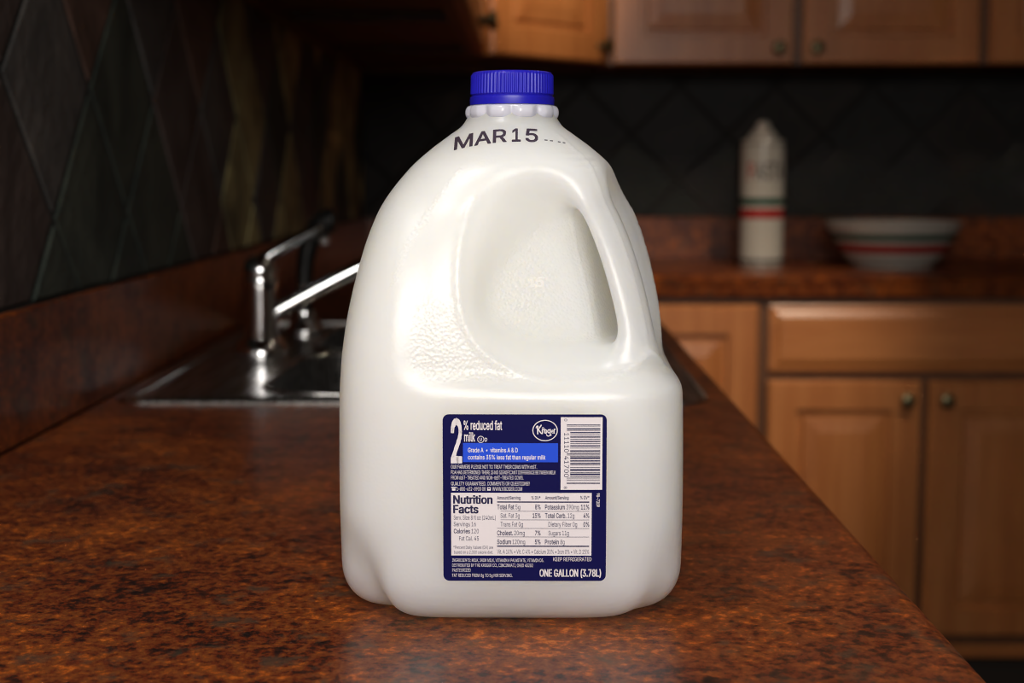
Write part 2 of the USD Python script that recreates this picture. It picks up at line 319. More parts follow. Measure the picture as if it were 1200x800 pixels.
base_cab((0.165, YB, 0), 0.322, 0.575, 0, 'maple base cabinet with one tall door, in the corner beside the long drawer', doors=[(0.030, z_door0, 0.282, z_dr1 - z_door0, None)])
base_cab((0.4875, YB, 0), 0.675, 0.575, 0, 'maple base cabinet with a wide drawer above two knobbed doors',
         drawers=[(0.013, z_dr0, 0.65, z_dr1 - z_dr0, None)],
         doors=[(0.012, z_door0, 0.318, z_door1 - z_door0, (0.285, z_door1 - z_door0 - 0.038)), (0.345, z_door0, 0.318, z_door1 - z_door0, (0.033, z_door1 - z_door0 - 0.038))])
base_cab((1.163, YB, 0), 0.70, 0.575, 0, 'maple base cabinet at the far right end of the back run',
         drawers=[(0.013, z_dr0, 0.674, z_dr1 - z_dr0, None)],
         doors=[(0.012, z_door0, 0.33, z_door1 - z_door0, (0.297, z_door1 - z_door0 - 0.038)), (0.357, z_door0, 0.33, z_door1 - z_door0, (0.033, z_door1 - z_door0 - 0.038))])
for k, (y0, w) in enumerate(((-0.42, 0.85), (0.432, 0.87))):
    base_cab((0.165, y0, 0), w, 0.57, 90, ('maple base cabinet under the near end of the left worktop', 'maple base cabinet under the worktop just before the sink')[k],
             drawers=[(0.013, z_dr0, w - 0.026, z_dr1 - z_dr0, None)],
             doors=[(0.012, z_door0, w / 2 - 0.02, z_door1 - z_door0, (w / 2 - 0.055, z_door1 - z_door0 - 0.038)), (w / 2 + 0.008, z_door0, w / 2 - 0.02, z_door1 - z_door0, (0.035, z_door1 - z_door0 - 0.038))])
# the sink cabinet has no top: its carcass is four boards
sc = thing('sink_cabinet', 'maple base cabinet beneath the steel sink', 'cabinet', (0.165, 1.305, 0), 90)
obj('carcass', cat(bbox(0, 0.02, 0, 0.57, 0.10, C - TH - 0.001), bbox(0.75, 0.77, 0, 0.57, 0.10, C - TH - 0.001), bbox(0.02, 0.75, 0, 0.014, 0.10, C - TH - 0.001), bbox(0.02, 0.75, 0.014, 0.57, 0.10, 0.12)), M_wood_shade, sc, smooth=False)
obj('toe_kick', bbox(0, 0.77, 0.07, 0.09, 0, 0.10), M_toe, sc, smooth=False)
for x, k in ((0.012, 0.333), (0.390, 0.035)): door(sc, x, 0, z_door0, 0.368, z_dr1 - z_door0, (k, 0.58))
base_cab((0.165, 2.08, 0), 0.96, 0.57, 90, 'maple base cabinet between the sink and the back corner', doors=[(0.012, z_door0, 0.46, z_dr1 - z_door0, (0.425, 0.58)), (0.484, z_door0, 0.40, z_dr1 - z_door0, (0.035, 0.58))])

ZU, HU = C + 0.447, 0.76                                      # upper cabinets: underside and height
def upper_cab(loc, w, depth, rz, label, doors, group=None):
    t = thing('wall_cabinet', label, 'cabinet', loc, rz, group)
    obj('carcass', cat(bbox(0, w, 0, depth, 0.018, HU), bbox(0, w, 0, 0.02, 0, 0.018), bbox(0, w, depth - 0.02, depth, 0, 0.018), bbox(0, 0.016, 0.02, depth - 0.02, 0, 0.018), bbox(w - 0.016, w, 0.02, depth - 0.02, 0, 0.018)), M_wood_shade, t, smooth=False)
    for x, dw, k in doors: door(t, x, 0, 0.0, dw, HU - 0.02, k)
    return t
YU, XU = 3.36, -0.105
upper_cab((0.1790, YU, ZU), 0.823, YW - YU - 0.012, 0, 'maple wall cabinet with two doors whose knobs face each other, above the canister', [(0.010, 0.395, (0.362, 0.034)), (0.427, 0.388, (0.028, 0.034))])
upper_cab((1.0035, YU, ZU), 0.823, YW - YU - 0.012, 0, 'maple wall cabinet at the right edge, beside the pair of doors', [(0.010, 0.395, (0.362, 0.034)), (0.427, 0.388, (0.028, 0.034))])
for k, (y0, w) in enumerate(((1.05, 0.72), (1.772, 0.66), (2.434, 0.62))):
    upper_cab((XU, y0, ZU), w, XU - XW - 0.012, 90, ('maple wall cabinet on the left wall, nearest the camera', 'maple wall cabinet on the left wall above the sink', 'maple wall cabinet on the left wall beside the corner cabinet, seen edge on')[k],
              [(0.010, w / 2 - 0.015, (w / 2 - 0.045, 0.034)), (w / 2 + 0.006, w / 2 - 0.015, (0.03, 0.034))])
# corner cabinet: a slanted front
cc = thing('corner_wall_cabinet', 'maple corner wall cabinet with a slanted door, above the jug', 'cabinet', (XU, 3.056, ZU), 0)
poly = Polygon([(0, 0), (0.282, 0.304), (0.282, YW - 3.056 - 0.012), (XW - XU + 0.012, YW - 3.056 - 0.012), (XW - XU + 0.012, 0)])
ex = lambda p, a, b: move(trimesh.creation.extrude_polygon(p, b - a, engine='earcut'), 0, 0, a)
obj('carcass', cat(ex(poly, 0.018, HU), ex(poly.difference(poly.buffer(-0.018)), 0, 0.018)), M_wood_shade, cc, smooth=False)
ang = math.degrees(math.atan2(0.304, 0.282)); dl = math.hypot(0.304, 0.282)
def turned(m): return move(m, 0, 0, 0, ang)
for nm, a, b in (('stile', 0.0, 0.022), ('stile', dl - 0.014, dl)): obj(nm, turned(bbox(a, b, -0.004, 0.004, 0, HU, 0.001)), M_wood, cc, smooth=False)
dd = obj('door', turned(move(rect_loft(dl - 0.046, HU - 0.02, [(0, 0), (0, -0.015), (0.005, -0.020), (0.060, -0.020), (0.063, -0.008)]), 0.026, -0.003, 0)), M_wood, cc, smooth=False)
obj('raised_panel', turned(move(rect_loft(dl - 0.046, HU - 0.02, [(0.061, -0.005), (0.064, -0.0078), (0.073, -0.0082), (0.077, -0.0145), (0.104, -0.0185), (0.107, -0.0195)]), 0.026, -0.003, 0)), M_wood, dd, smooth=False)
obj('knob', turned(move(lathe([(0, 0), (0.009, 0), (0.0075, 0.004), (0.0052, 0.008), (0.0055, 0.013), (0.012, 0.018), (0.0155, 0.023), (0.0145, 0.028), (0.009, 0.031), (0, 0.032)], 24, axis='-y'), dl - 0.053, -0.0225, 0.036)), M_brass, dd, label='small aged metal knob')

# ------------------------------------------------------------------ sink, faucet, sprayer
sk = thing('sink', 'double-bowl stainless steel sink set into the worktop', 'sink', (0, 0, C))
t_ = 0.0045
plate = trimesh.convex.convex_hull(np.array([(x, y, z) for z, i in ((0.0003, 0.0), (0.0025, 0.0), (t_, 0.005)) for cx, cy, a0 in ((SX1 - 0.03, SY1 - 0.03, 0), (SX0 + 0.03, SY1 - 0.03, 90), (SX0 + 0.03, SY0 + 0.03, 180), (SX1 - 0.03, SY0 + 0.03, 270)) for a in np.radians(a0 + np.linspace(0, 90, 9)) for x, y in [(cx + (0.03 - i) * math.cos(a), cy + (0.03 - i) * math.sin(a))]]))
plate = Manifold(manifold3d.Mesh(np.array(plate.vertices, np.float32), np.array(plate.faces, np.uint32)))
recess = Manifold.cube([SX1 - SX0 - 0.036, SY1 - SY0 - 0.036, 0.01]).translate([SX0 + 0.018, SY0 + 0.018, 0.0025])
steel = plate - recess
for y0, y1 in ((SY0 + 0.045, 1.672), (1.712, SY1 - 0.045)):
    steel = steel + (rbox(-0.255, SX1 - 0.024, y0 - 0.002, y1 + 0.002, -0.19, 0.0024, 0.062, 0.05))
for y0, y1 in ((SY0 + 0.045, 1.672), (1.712, SY1 - 0.045)):
    steel = steel - rbox(-0.253, SX1 - 0.026, y0, y1, -0.188, 0.02, 0.06, 0.05)
obj('basin', steel, M_steel, sk, smooth=40)
def ring_tube(x0, x1, y0, y1, r, z, rr):
    pts = []
    for cx, cy, a0 in ((x1 - r, y1 - r, 0), (x0 + r, y1 - r, 90), (x0 + r, y0 + r, 180), (x1 - r, y0 + r, 270)):
        pts += [(cx + r * math.cos(a), cy + r * math.sin(a), z) for a in np.radians(a0 + np.linspace(0, 90, 10))]
    p = np.array(pts + pts[:2]); return tube(p, rr, 8)
for y0, y1 in ((SY0 + 0.045, 1.672), (1.712, SY1 - 0.045)):
    obj('bowl_rim', ring_tube(-0.254, SX1 - 0.025, y0 - 0.001, y1 + 0.001, 0.061, 0.003, 0.0028), M_steel, sk, smooth=True)
for y in (1.52, 1.86): obj('drain', move(lathe([(0, 0), (0.042, 0), (0.044, 0.002), (0.038, 0.003), (0.03, -0.0 + 0.001), (0, 0.001)], 32), -0.06, y, -0.188), M_chrome, sk)

fx, fy, fz = -0.303, 1.690, C + 0.0026
fa = thing('faucet', 'chrome single-lever kitchen faucet on the sink deck', 'faucet', (fx, fy, fz))
obj('base_plate', move(lathe([(0, 0), (0.031, 0), (0.031, 0.006), (0.027, 0.013), (0.021, 0.018), (0, 0.018)], 40)), M_chrome, fa)
obj('body', move(lathe([(0, 0.016), (0.0200, 0.016), (0.0190, 0.03), (0.0180, 0.072), (0.0200, 0.080), (0.0200, 0.086), (0.0180, 0.090), (0, 0.090)], 40)), M_chrome, fa)
obj('valve_dome', move(lathe([(0, 0.088), (0.0190, 0.088), (0.0196, 0.096), (0.017, 0.105), (0.011, 0.111), (0, 0.113)], 32)), M_chrome, fa)
obj('lever', tube(bez([(0.0, 0, 0.104), (0.015, 0.004, 0.116), (0.034, 0.01, 0.126), (0.066, 0.02, 0.142)], 16), np.linspace(0.0085, 0.0055, 16)), M_chrome, fa, smooth=True)
obj('spout', tube(bez([(0.012, 0, 0.045), (0.06, 0.01, 0.070), (0.12, 0.02, 0.108), (0.20, 0.04, 0.140), (0.205, 0.042, 0.11)], 28), np.linspace(0.0095, 0.0085, 28)), M_chrome, fa, smooth=True)
sp = thing('sink_sprayer', 'black pull-out sprayer in a chrome holder behind the faucet', 'sprayer', (-0.285, 1.90, fz))
obj('holder', lathe([(0, 0), (0.024, 0), (0.024, 0.006), (0.019, 0.014), (0.015, 0.022), (0.014, 0.03), (0, 0.03)], 32), M_chrome, sp)
obj('handle', tube(bez([(0, 0, 0.024), (0.0, 0, 0.07), (0.0, 0, 0.10), (0.012, 0, 0.125)], 16), np.linspace(0.010, 0.013, 16)), M_black, sp, smooth=True)
obj('spray_head', tube(bez([(0.006, 0, 0.116), (0.016, 0, 0.135), (0.028, 0, 0.146), (0.040, 0, 0.146)], 12), np.linspace(0.013, 0.0165, 12)), M_black, sp, smooth=True)
obj('trigger', bbox(0.020, 0.034, -0.006, 0.006, 0.112, 0.127, 0.003), M_chrome, sp, smooth=False)

# ------------------------------------------------------------------ crockery on the back worktop
def text2d(s, height, width=None, bold=False, depth=0.0001):
    """Flat lettering: vertices (n, 2) and triangles; capitals of the given height, squeezed to the given width."""
    m = meshkit.text_mesh(s, 1.0, 0.05, bold)
    keep = m.face_normals[:, 2] > 0.9; f = m.faces[keep]; ids, f = np.unique(f, return_inverse=True)
    v = m.vertices[ids][:, :2] * height; f = f.reshape(-1, 3); v[:, 0] -= v[:, 0].min()
    if width: v[:, 0] *= width / v[:, 0].max()
    return v, f
jr = 0.0495
ja = thing('canister', 'tall white ceramic canister with red and green bands on the back worktop', 'canister', (0.531, 3.40, C + 0.0006))
obj('body', lathe([(0, 0), (jr - 0.003, 0), (jr - 0.001, 0.003), (jr - 0.002, 0.014), (jr, 0.02), (jr, 0.262), (jr - 0.002, 0.270), (jr - 0.008, 0.274), (0, 0.274)], 64), M_ceramic, ja)
def hoop(r, z0, z1, mat, label):
    obj('band', lathe([(r - 0.001, z0), (r + 0.0006, z0 + 0.0005), (r + 0.0006, z1 - 0.0005), (r - 0.001, z1)], 64), mat, ja, label=label)
hoop(jr, 0.136, 0.153, M_green, 'green painted band'); hoop(jr, 0.106, 0.129, M_red, 'red painted band'); hoop(jr - 0.002, 0.006, 0.016, M_ink_dark, 'dark painted foot band')
obj('lid', lathe([(0, 0.273), (0.0475, 0.273), (0.049, 0.277), (0.0475, 0.282), (0.037, 0.285), (0.034, 0.290), (0.028, 0.299), (0.019, 0.309), (0, 0.310)], 48), M_ceramic, ja)
obj('lid_knob', lathe([(0, 0.308), (0.016, 0.308), (0.0175, 0.313), (0.016, 0.319), (0.010, 0.324), (0, 0.325)], 32), M_ceramic, ja)
for s, x0, w, mat in (('P', -0.041, 0.015, M_red), ('A', -0.022, 0.016, M_ink_dark), ('S', -0.003, 0.014, M_ink_dark), ('T', 0.013, 0.014, M_ink_dark), ('A', 0.029, 0.016, M_ink_dark)):
    v, f = text2d(s, 0.037, w, True)
    a = -np.pi / 2 + (v[:, 0] + x0) / jr
    obj('letter', (np.stack([(jr + 0.0007) * np.cos(a), (jr + 0.0007) * np.sin(a), 0.194 + v[:, 1]], 1), f), mat, ja, smooth=False)
bo = thing('serving_bowl', 'wide white ceramic bowl with red and green bands, right of the canister', 'bowl', (0.818, 3.352, C + 0.0006))
def bowl_r(z): return 0.088 + (0.148 - 0.088) * (max(0, (z - 0.006) / 0.090)) ** 0.7
out = [(0, 0.004), (0.072, 0.004), (0.074, 0), (0.086, 0), (0.088, 0.006)] + [(bowl_r(z), z) for z in np.linspace(0.01, 0.096, 14)]
inn = [(bowl_r(z) - 0.006, z) for z in np.linspace(0.094, 0.014, 12)] + [(0.07, 0.011), (0, 0.010)]
obj('body', lathe(out + [(bowl_r(0.096) + 0.003, 0.0975), (bowl_r(0.096) + 0.002, 0.101), (bowl_r(0.096) - 0.003, 0.101)] + inn, 72), M_ceramic, bo)
for za, zb, mat, lb in ((0.062, 0.076, M_green, 'green painted band'), (0.034, 0.053, M_red, 'red painted band')):
    zs = np.linspace(za, zb, 5)
    obj('band', lathe([(bowl_r(za) - 0.001, za)] + [(bowl_r(z) + 0.0007, z) for z in zs] + [(bowl_r(zb) - 0.001, zb)], 72), mat, bo, label=lb)

# ------------------------------------------------------------------ the milk jug
def sstep(a, b, x):
    t = np.clip((x - a) / (b - a), 0, 1); return t * t * (3 - 2 * t)
def smax(a, b, k):
    h = np.maximum(k - np.abs(a - b), 0) / k; return np.maximum(a, b) + h * h * k * 0.25
def smin(a, b, k): return -smax(-a, -b, k)
ZP = np.array([-0.02, 0.0, 0.02, 0.05, 0.0976, 0.118, 0.132, 0.1573, 0.1868, 0.2077, 0.2180, 0.2245, 0.2290, 0.2330, 0.2370, 0.26])
HP = np.array([0.0800, 0.0800, 0.0812, 0.0816, 0.0812, 0.0803, 0.0789, 0.0742, 0.0650, 0.0505, 0.0392, 0.0305, 0.0245, 0.0218, 0.0195, 0.0195])
from scipy.interpolate import PchipInterpolator
H_of = PchipInterpolator(ZP, HP)
N_of = PchipInterpolator([-0.02, 0.10, 0.15, 0.19, 0.215, 0.228, 0.26], [5.6, 5.6, 4.4, 3.0, 2.3, 2.0, 2.0])
R2 = math.sqrt(2)
def win_front(a, z):
    """Signed size of the finger recess's oval, seen square on to its face: a along the face."""
    ax = np.where(a < 0.030, (a - 0.030) / 0.0495, (a - 0.030) / 0.040); az = np.where(z > 0.160, (z - 0.160) / 0.050, (z - 0.160) / 0.043)
    q = (np.abs(ax) ** 2.5 + np.abs(az) ** 2.5) ** (1 / 2.5); return (q - 1) * 0.040
def inset_of(x, y, z):
    """How far the two panels beside the handle lie behind the lower body; their lower outer corners are rounded."""
    def panel(a):
        q = np.hypot(np.maximum(0.022 - (a + 0.054), 0), np.maximum(0.022 - (z - 0.1020), 0)); return sstep(0.0, 0.0165, 0.022 - q)
    m = panel(x) * panel(-y)
    k = (0.36 + 0.64 * sstep(-0.045, 0.02, x)) * (0.36 + 0.64 * sstep(-0.045, 0.02, -y))
    return 0.0078 * m * k * (1 - sstep(0.19, 0.212, z)), m
def core_of(x, y, z):
    """Negative inside what is left standing behind the recess: two slanted floors and a narrow one between them, facing the handle."""
    a1 = math.radians(21); dA = 0.0455 + 0.22 * (0.16 - z)
    pA = -np.cos(a1) * y + np.sin(a1) * x - dA; pB = np.cos(a1) * x - np.sin(a1) * y - dA
    s = (x - y) / R2; senv = H_of(z) * 2 ** (0.5 - 1 / N_of(z))
    return smax(smax(pA, pB, 0.005), s - (senv - 0.0400 + 0.006 * sstep(0.165, 0.19, z)), 0.003)
def jug(x, y, z):
    h, n = H_of(z), N_of(z); ins, m = inset_of(x, y, z); h = h - ins
    h = h - 0.0010 * np.exp(-((z - 0.1045) / 0.0022) ** 2) * 0
    ax, ay = np.abs(x) / h, np.abs(y) / h
    q = (ax ** n + ay ** n + 1e-9) ** (1 / n)
    f = (q - 1) * h
    slope = 1.0 / np.sqrt(1 + np.clip((H_of(z + 0.001) - H_of(z - 0.001)) / 0.002, -3, 3) ** 2); f = f * slope
    s, t = (x - y) / R2, (x + y) / R2
    # finger recess: an oval rim, walls that slope inwards (gently at the top and outer side), a flat floor
    w0, w1 = win_front(x, z), win_front(-y, z)
    w = smin(smax(w0, t - 0.006, 0.006), smax(w1, -t - 0.006, 0.006), 0.004)
    f = f - 0.0016 * np.exp(-((w - 0.0032) / 0.0016) ** 2) * m * (1 - sstep(0.185, 0.205, z))
    dep = np.maximum(-f, 0); top, low = sstep(0.160, 0.192, z), 1 - sstep(0.126, 0.146, z)
    def draft(a): side = 1 - sstep(-0.002, 0.034, a); return (0.30 + 0.65 * sstep(0.135, 0.185, z)) * side * (1 - top) * (1 - low) + top * (1.0 + 0.1 * side) * (1 - 0.75 * sstep(0.034, 0.050, a)) + low * (0.42 + 0.1 * side)
    wd = smin(smax(w0 + dep * draft(x), t - 0.006, 0.006), smax(w1 + dep * draft(-y), -t - 0.006, 0.006), 0.004)
    core = core_of(x, y, z)
    # handle bar
    senv = H_of(z) * 2 ** (0.5 - 1 / N_of(z))
    bar = np.sqrt((s - (senv - 0.0105)) ** 2 + (t * 0.9) ** 2) - 0.0106
    carve = smax(smax(wd, -core, 0.0035), -bar, 0.016)
    f = smax(f, -carve, 0.006)
    for zz in (0.2085, 0.2115, 0.2145): f = f - 0.0005 * np.exp(-((z - zz) / 0.0008) ** 2 - (t / 0.010) ** 4) * (s > 0)
    # parting line along the handle
    f = f - 0.0006 * np.exp(-(t / 0.0011) ** 2) * sstep(0.0, 0.03, s) * sstep(0.122, 0.135, z) * (1 - sstep(0.222, 0.228, z))
    # scooped feet at the front corners
    for ux, uy, dep in ((-1, -1, 0.011), (1, -1, 0.005), (-1, 1, 0.008), (1, 1, 0.008)):
        ss, tt = (x * ux + y * uy) / R2, (x * uy * -1 + y * ux) / R2
        f = f + dep * np.exp(-(tt / (0.010 + 0.1 * np.clip(z, 0, 1))) ** 2) * (1 - sstep(0.006, 0.055, z)) * (ss > 0)
    # small dent in the corner under the handle
    f = f + 0.002 * np.exp(-(t / 0.013) ** 2 - ((z - 0.100) / 0.012) ** 2) * (s > 0)
    f = smax(f, -z, 0.024)
    return smax(f, z - 0.247, 0.002)
def surface_nets(fn, lo, hi, d):
    ax = [np.arange(lo[k], hi[k] + d, d) for k in range(3)]
    X, Y, Z = np.meshgrid(*ax, indexing='ij'); V = fn(X, Y, Z); S = V < 0
    cnt = np.zeros(tuple(n - 1 for n in V.shape)); acc = np.zeros(cnt.shape + (3,)); n0, n1, n2 = cnt.shape
    corner = lambda A, i, j, k: A[i:i + n0, j:j + n1, k:k + n2]
    for i, j, k in np.ndindex(2, 2, 2):
        for a in range(3):
            if (i, j, k)[a]: continue
            o = [i, j, k]; o[a] = 1
            va, vb = corner(V, i, j, k), corner(V, *o); x = (va < 0) != (vb < 0)
            t = np.where(x, va / np.where(x, va - vb, 1), 0); p = np.zeros(cnt.shape + (3,)); p[...] = (i, j, k); p[..., a] += t
            acc += p * x[..., None]; cnt += x
    on = cnt > 0; idx = -np.ones(cnt.shape, int); idx[on] = np.arange(on.sum())
    v = (np.argwhere(on) + acc[on] / cnt[on][:, None]) * d + np.array(lo)
    quads = []
    for a in range(3):
        b, c = (a + 1) % 3, (a + 2) % 3
        sl0, sl1 = [slice(None)] * 3, [slice(None)] * 3; sl0[a] = slice(0, -1); sl1[a] = slice(1, None)
        e = np.argwhere(S[tuple(sl0)] != S[tuple(sl1)])
        e = e[(e[:, b] > 0) & (e[:, c] > 0) & (e[:, b] < V.shape[b] - 1) & (e[:, c] < V.shape[c] - 1)]
        q = []
        for db, dc in ((1, 1), (0, 1), (0, 0), (1, 0)):
            w = e.copy(); w[:, b] -= db; w[:, c] -= dc; q.append(idx[w[:, 0], w[:, 1], w[:, 2]])
        q = np.stack(q, 1); inside = S[e[:, 0], e[:, 1], e[:, 2]]; q[~inside] = q[~inside][:, ::-1]; quads.append(q)
    q = np.vstack(quads); e = 2e-4
    for _ in range(4):
        g = np.stack([(fn(*(v + e * u).T) - fn(*(v - e * u).T)) / (2 * e) for u in np.eye(3)], 1); val = fn(*v.T)
        st = (val / np.maximum((g ** 2).sum(1), 0.05))[:, None] * g; ln = np.linalg.norm(st, axis=1, keepdims=True)
        v = v - st * np.minimum(1, 0.0008 / np.maximum(ln, 1e-12))
    return v, np.vstack([q[:, [0, 1, 2]], q[:, [0, 2, 3]]])
JX, JY = -0.0075, 0.7395
jv, jf = surface_nets(jug, (-0.092, -0.092, -0.006), (0.092, 0.092, 0.252), 0.0016)
jv[:, 2] = np.maximum(jv[:, 2], 0.0)
mj = thing('milk_jug', 'white plastic gallon milk jug with a navy label and blue cap standing on the worktop', 'milk jug', (JX, JY, C + 0.0005))
body = obj('body', (jv, jf), M_milk, mj, smooth=True)
ins_, m_ = inset_of(*jv.T)
w_ = np.minimum(win_front(jv[:, 0], jv[:, 2]), win_front(-jv[:, 1], jv[:, 2]))
tt_ = (jv[:, 0] + jv[:, 1]) / R2; ss_ = (jv[:, 0] - jv[:, 1]) / R2
floor_ = (1 - sstep(0.0004, 0.0014, np.abs(core_of(*jv.T)))) * (w_ < 0)
peb = np.maximum(sstep(0.35, 1.0, m_) * sstep(0.000, 0.005, w_) * (1 - sstep(0.195, 0.215, jv[:, 2])) * (1 - np.exp(-(tt_ / 0.014) ** 4) * (ss_ > 0.066)), floor_)
peb = np.clip(peb + 0.10, 0, 1)
UsdGeom.PrimvarsAPI(body).CreatePrimvar('pebble', Sdf.ValueTypeNames.FloatArray, 'vertex').Set([float(p) for p in peb])
obj('neck_ring', lathe([(0.0185, 0.2318)] + [(0.0206, z) for z in np.linspace(0.2320, 0.2386, 14)] + [(0.0185, 0.2388)], 200,
    rad=lambda T, R, Z: R + 0.0023 * np.clip(np.cos(5 * (T + 0.32 + math.pi / 2)) ** 2 * 1.5, 0, 1) ** 0.5 * np.clip(1 - ((Z - 0.2353) / 0.0034) ** 2, 0, 1) ** 0.5), M_neck, mj, smooth=True, label='clear bubbled ring below the cap')
def ribs(T, R, Z): return R + 0.00028 * np.cos(66 * T) * ((Z > 0.2442) & (Z < 0.2532) & (R > 0.0190))
cp = obj('cap', lathe([(0, 0.2388), (0.0190, 0.2388), (0.0206, 0.2390), (0.0207, 0.2415), (0.0205, 0.2428), (0.0198, 0.2431), (0.0198, 0.2435), (0.0202, 0.2441), (0.0201, 0.2443), (0.0199, 0.2531), (0.0197, 0.2537), (0.0190, 0.2546), (0.0180, 0.2549), (0.010, 0.2548), (0, 0.2548)], 396, rad=ribs), M_cap, mj, smooth=40, label='blue ribbed screw cap')

# label: laid out in the units of a 191 x 193.5 sheet, then wrapped on the jug's front
UX0, UX1, VY0, VY1 = 519.5, 711.0, 486.0, 680.0
def front_y(x, z):
    """y of the jug's front face at x, z (bisection along y)."""
    a, b = np.full(len(x), -0.10), np.full(len(x), -0.012)
    for _ in range(26):
        m = (a + b) / 2; inside = jug(x, m, z) < 0; b = np.where(inside, m, b); a = np.where(inside, a, m)
    return (a + b) / 2
KX = 0.0729 / 190.5
def on_label(uv, lift):
    uv = np.asarray(uv, float); x = -0.0300 + (uv[:, 0] - 520) * KX; z = 0.0991 - (uv[:, 1] - 486.0) * (0.0760 / 194.0)
    return np.stack([x, front_y(x, z) - lift, z], 1)
def uprectangle(x0, y0, x1, y1, n=None):
    n = n or max(1, int((x1 - x0) / 8)); k = max(1, int((y1 - y0) / 20)); us, vs = np.linspace(x0, x1, n + 1), np.linspace(y0, y1, k + 1)
    v = np.array([(u, w) for w in vs for u in us]); f = []
    for a in range(k):
        for b in range(n):
            p = a * (n + 1) + b; f += [(p, p + n + 1, p + n + 2), (p, p + n + 2, p + 1)]
    return v, np.array(f)
def flat(poly):
    if hasattr(poly, 'geoms'): return join([flat(g) for g in poly.geoms if g.area > 0.02])
    v, f = trimesh.creation.triangulate_polygon(poly, engine='earcut'); v = np.array(v); f = np.array(f)
    a = v[f[:, 1]] - v[f[:, 0]]; b = v[f[:, 2]] - v[f[:, 0]]; flip = a[:, 0] * b[:, 1] - a[:, 1] * b[:, 0] > 0
    f[flip] = f[flip][:, ::-1]; return v, f
def word(s, x0, base, capital, x1, bold=False, down=False):
    v, f = text2d(s, capital, x1 - x0, bold)
    if down: return np.stack([base + v[:, 1], x0 + v[:, 0]], 1), f
    return np.stack([x0 + v[:, 0], base - v[:, 1]], 1), f
def join(items):
    vs, fs, n = [], [], 0
    for v, f in items: vs.append(v); fs.append(np.asarray(f) + n); n += len(v)
    return np.vstack(vs), np.vstack(fs)
def printed(name, items, mat, parent, lift, label=None, kind=None):
    v, f = join(items); return obj(name, (on_label(v, lift), f), mat, parent, smooth=False, label=label, kind=kind)
# label sheet with a rounded outline and a thin edge
nu, nv, rad_ = 40, 40, 7.0; sheet = []
for w in np.concatenate([VY0 + rad_ * (1 - np.cos(np.linspace(0, np.pi / 2, 8))), np.linspace(VY0 + rad_, VY1 - rad_, 26)[1:-1], VY1 - rad_ * (1 - np.cos(np.linspace(np.pi / 2, 0, 8)))]):
    e = min(w - VY0, VY1 - w); i = rad_ - math.sqrt(max(0, rad_ ** 2 - (rad_ - e) ** 2)) if e < rad_ else 0
    sheet.append([(u, w) for u in np.linspace(UX0 + i, UX1 - i, nu + 1)])
sheet = np.array(sheet); nr = len(sheet); top = on_label(sheet.reshape(-1, 2), 0.00022); back = on_label(sheet.reshape(-1, 2), -0.0001)
f = []
for a in range(nr - 1):
    for b in range(nu): p = a * (nu + 1) + b; f += [(p, p + nu + 1, p + nu + 2), (p, p + nu + 2, p + 1)]
rim = [b for b in range(nu + 1)] + [a * (nu + 1) + nu for a in range(1, nr)] + [(nr - 1) * (nu + 1) + b for b in range(nu - 1, -1, -1)] + [a * (nu + 1) for a in range(nr - 2, 0, -1)]
o = len(top); f += [t for p, q in zip(rim, rim[1:] + rim[:1]) for t in ((p, q, q + o), (p, q + o, p + o))]
lab = obj('label', (np.vstack([top, back]), np.array(f)), M_navy, mj, smooth=False, label='navy printed nutrition label')
printed('blue_band', [uprectangle(543.2, 519.0, 654.2, 541.0)], M_band, lab, 0.00030)
printed('nutrition_panel', [uprectangle(529.0, 576.6, 693.8, 650.0)], M_lwhite, lab, 0.00030)
printed('barcode_panel', [uprectangle(657.3, 489.2, 706.0, 573.0)], M_lwhite, lab, 0.00030)
wt_ = [word('2', 529.0, 541.2, 49, 541.6, True), word('2', 529.5, 541.2, 49, 542.1, True), word('% reduced fat', 544.0, 503.6, 10.2, 588.8, True), word('milk', 544.6, 517.0, 10.2, 557.4, True), word('U', 562.6, 516.4, 3.4, 565.4, True), word('D', 568.6, 517.0, 4.0, 571.6, True),
       word('Grade A  \u2022  vitamins A & D', 549.0, 529.6, 5.0, 607.2, True), word('contains 35% less fat than regular milk', 549.0, 537.8, 5.0, 639.6, True),
       word('OUR FARMERS PLEDGE NOT TO TREAT THEIR COWS WITH rbST.', 529.2, 548.6, 4.3, 629.6),
       word('FDA HAS DETERMINED THERE IS NO SIGNIFICANT DIFFERENCE BETWEEN MILK', 529.2, 554.9, 4.3, 651.6),
       word('FROM rbST-TREATED AND NON-rbST-TREATED COWS.', 529.2, 561.1, 4.3, 613.8),
       word('QUALITY GUARANTEED. COMMENTS OR QUESTIONS?', 529.2, 568.0, 4.3, 621.2), word('1-800-632-8900 OR', 535.6, 574.2, 4.3, 569.6), word('WWW.KROGER.COM', 577.5, 574.2, 4.3, 612.4),
       word('INGREDIENTS: MILK, SKIM MILK, VITAMIN A PALMITATE, VITAMIN D3.', 530.0, 657.4, 3.9, 637.8), word('DISTRIBUTED BY THE KROGER CO., CINCINNATI, OHIO 45202', 530.0, 663.4, 3.9, 625.2),
       word('PASTEURIZED', 530.0, 669.2, 3.9, 551.8), word('FAT REDUCED FROM 8g TO 5g PER SERVING.', 530.0, 675.4, 3.9, 600.8),
       word('KEEP REFRIGERATED', 649.0, 656.4, 4.6, 694.0), word('ONE GALLON (3.78L)', 632.8, 674.6, 8.4, 705.0, True), word('ONE GALLON (3.78L)', 633.2, 674.6, 8.4, 705.4, True), word('98-7209', 577.0, 699.4, 3.8, 592.8, True, True)]
ell = lambda cx, cy, rx, ry: affinity.scale(Point(cx, cy).buffer(1, 32), rx, ry)
wt_ += [flat(ell(564.0, 514.8, 4.0, 4.0).difference(ell(564.0, 514.8, 3.3, 3.3)))]
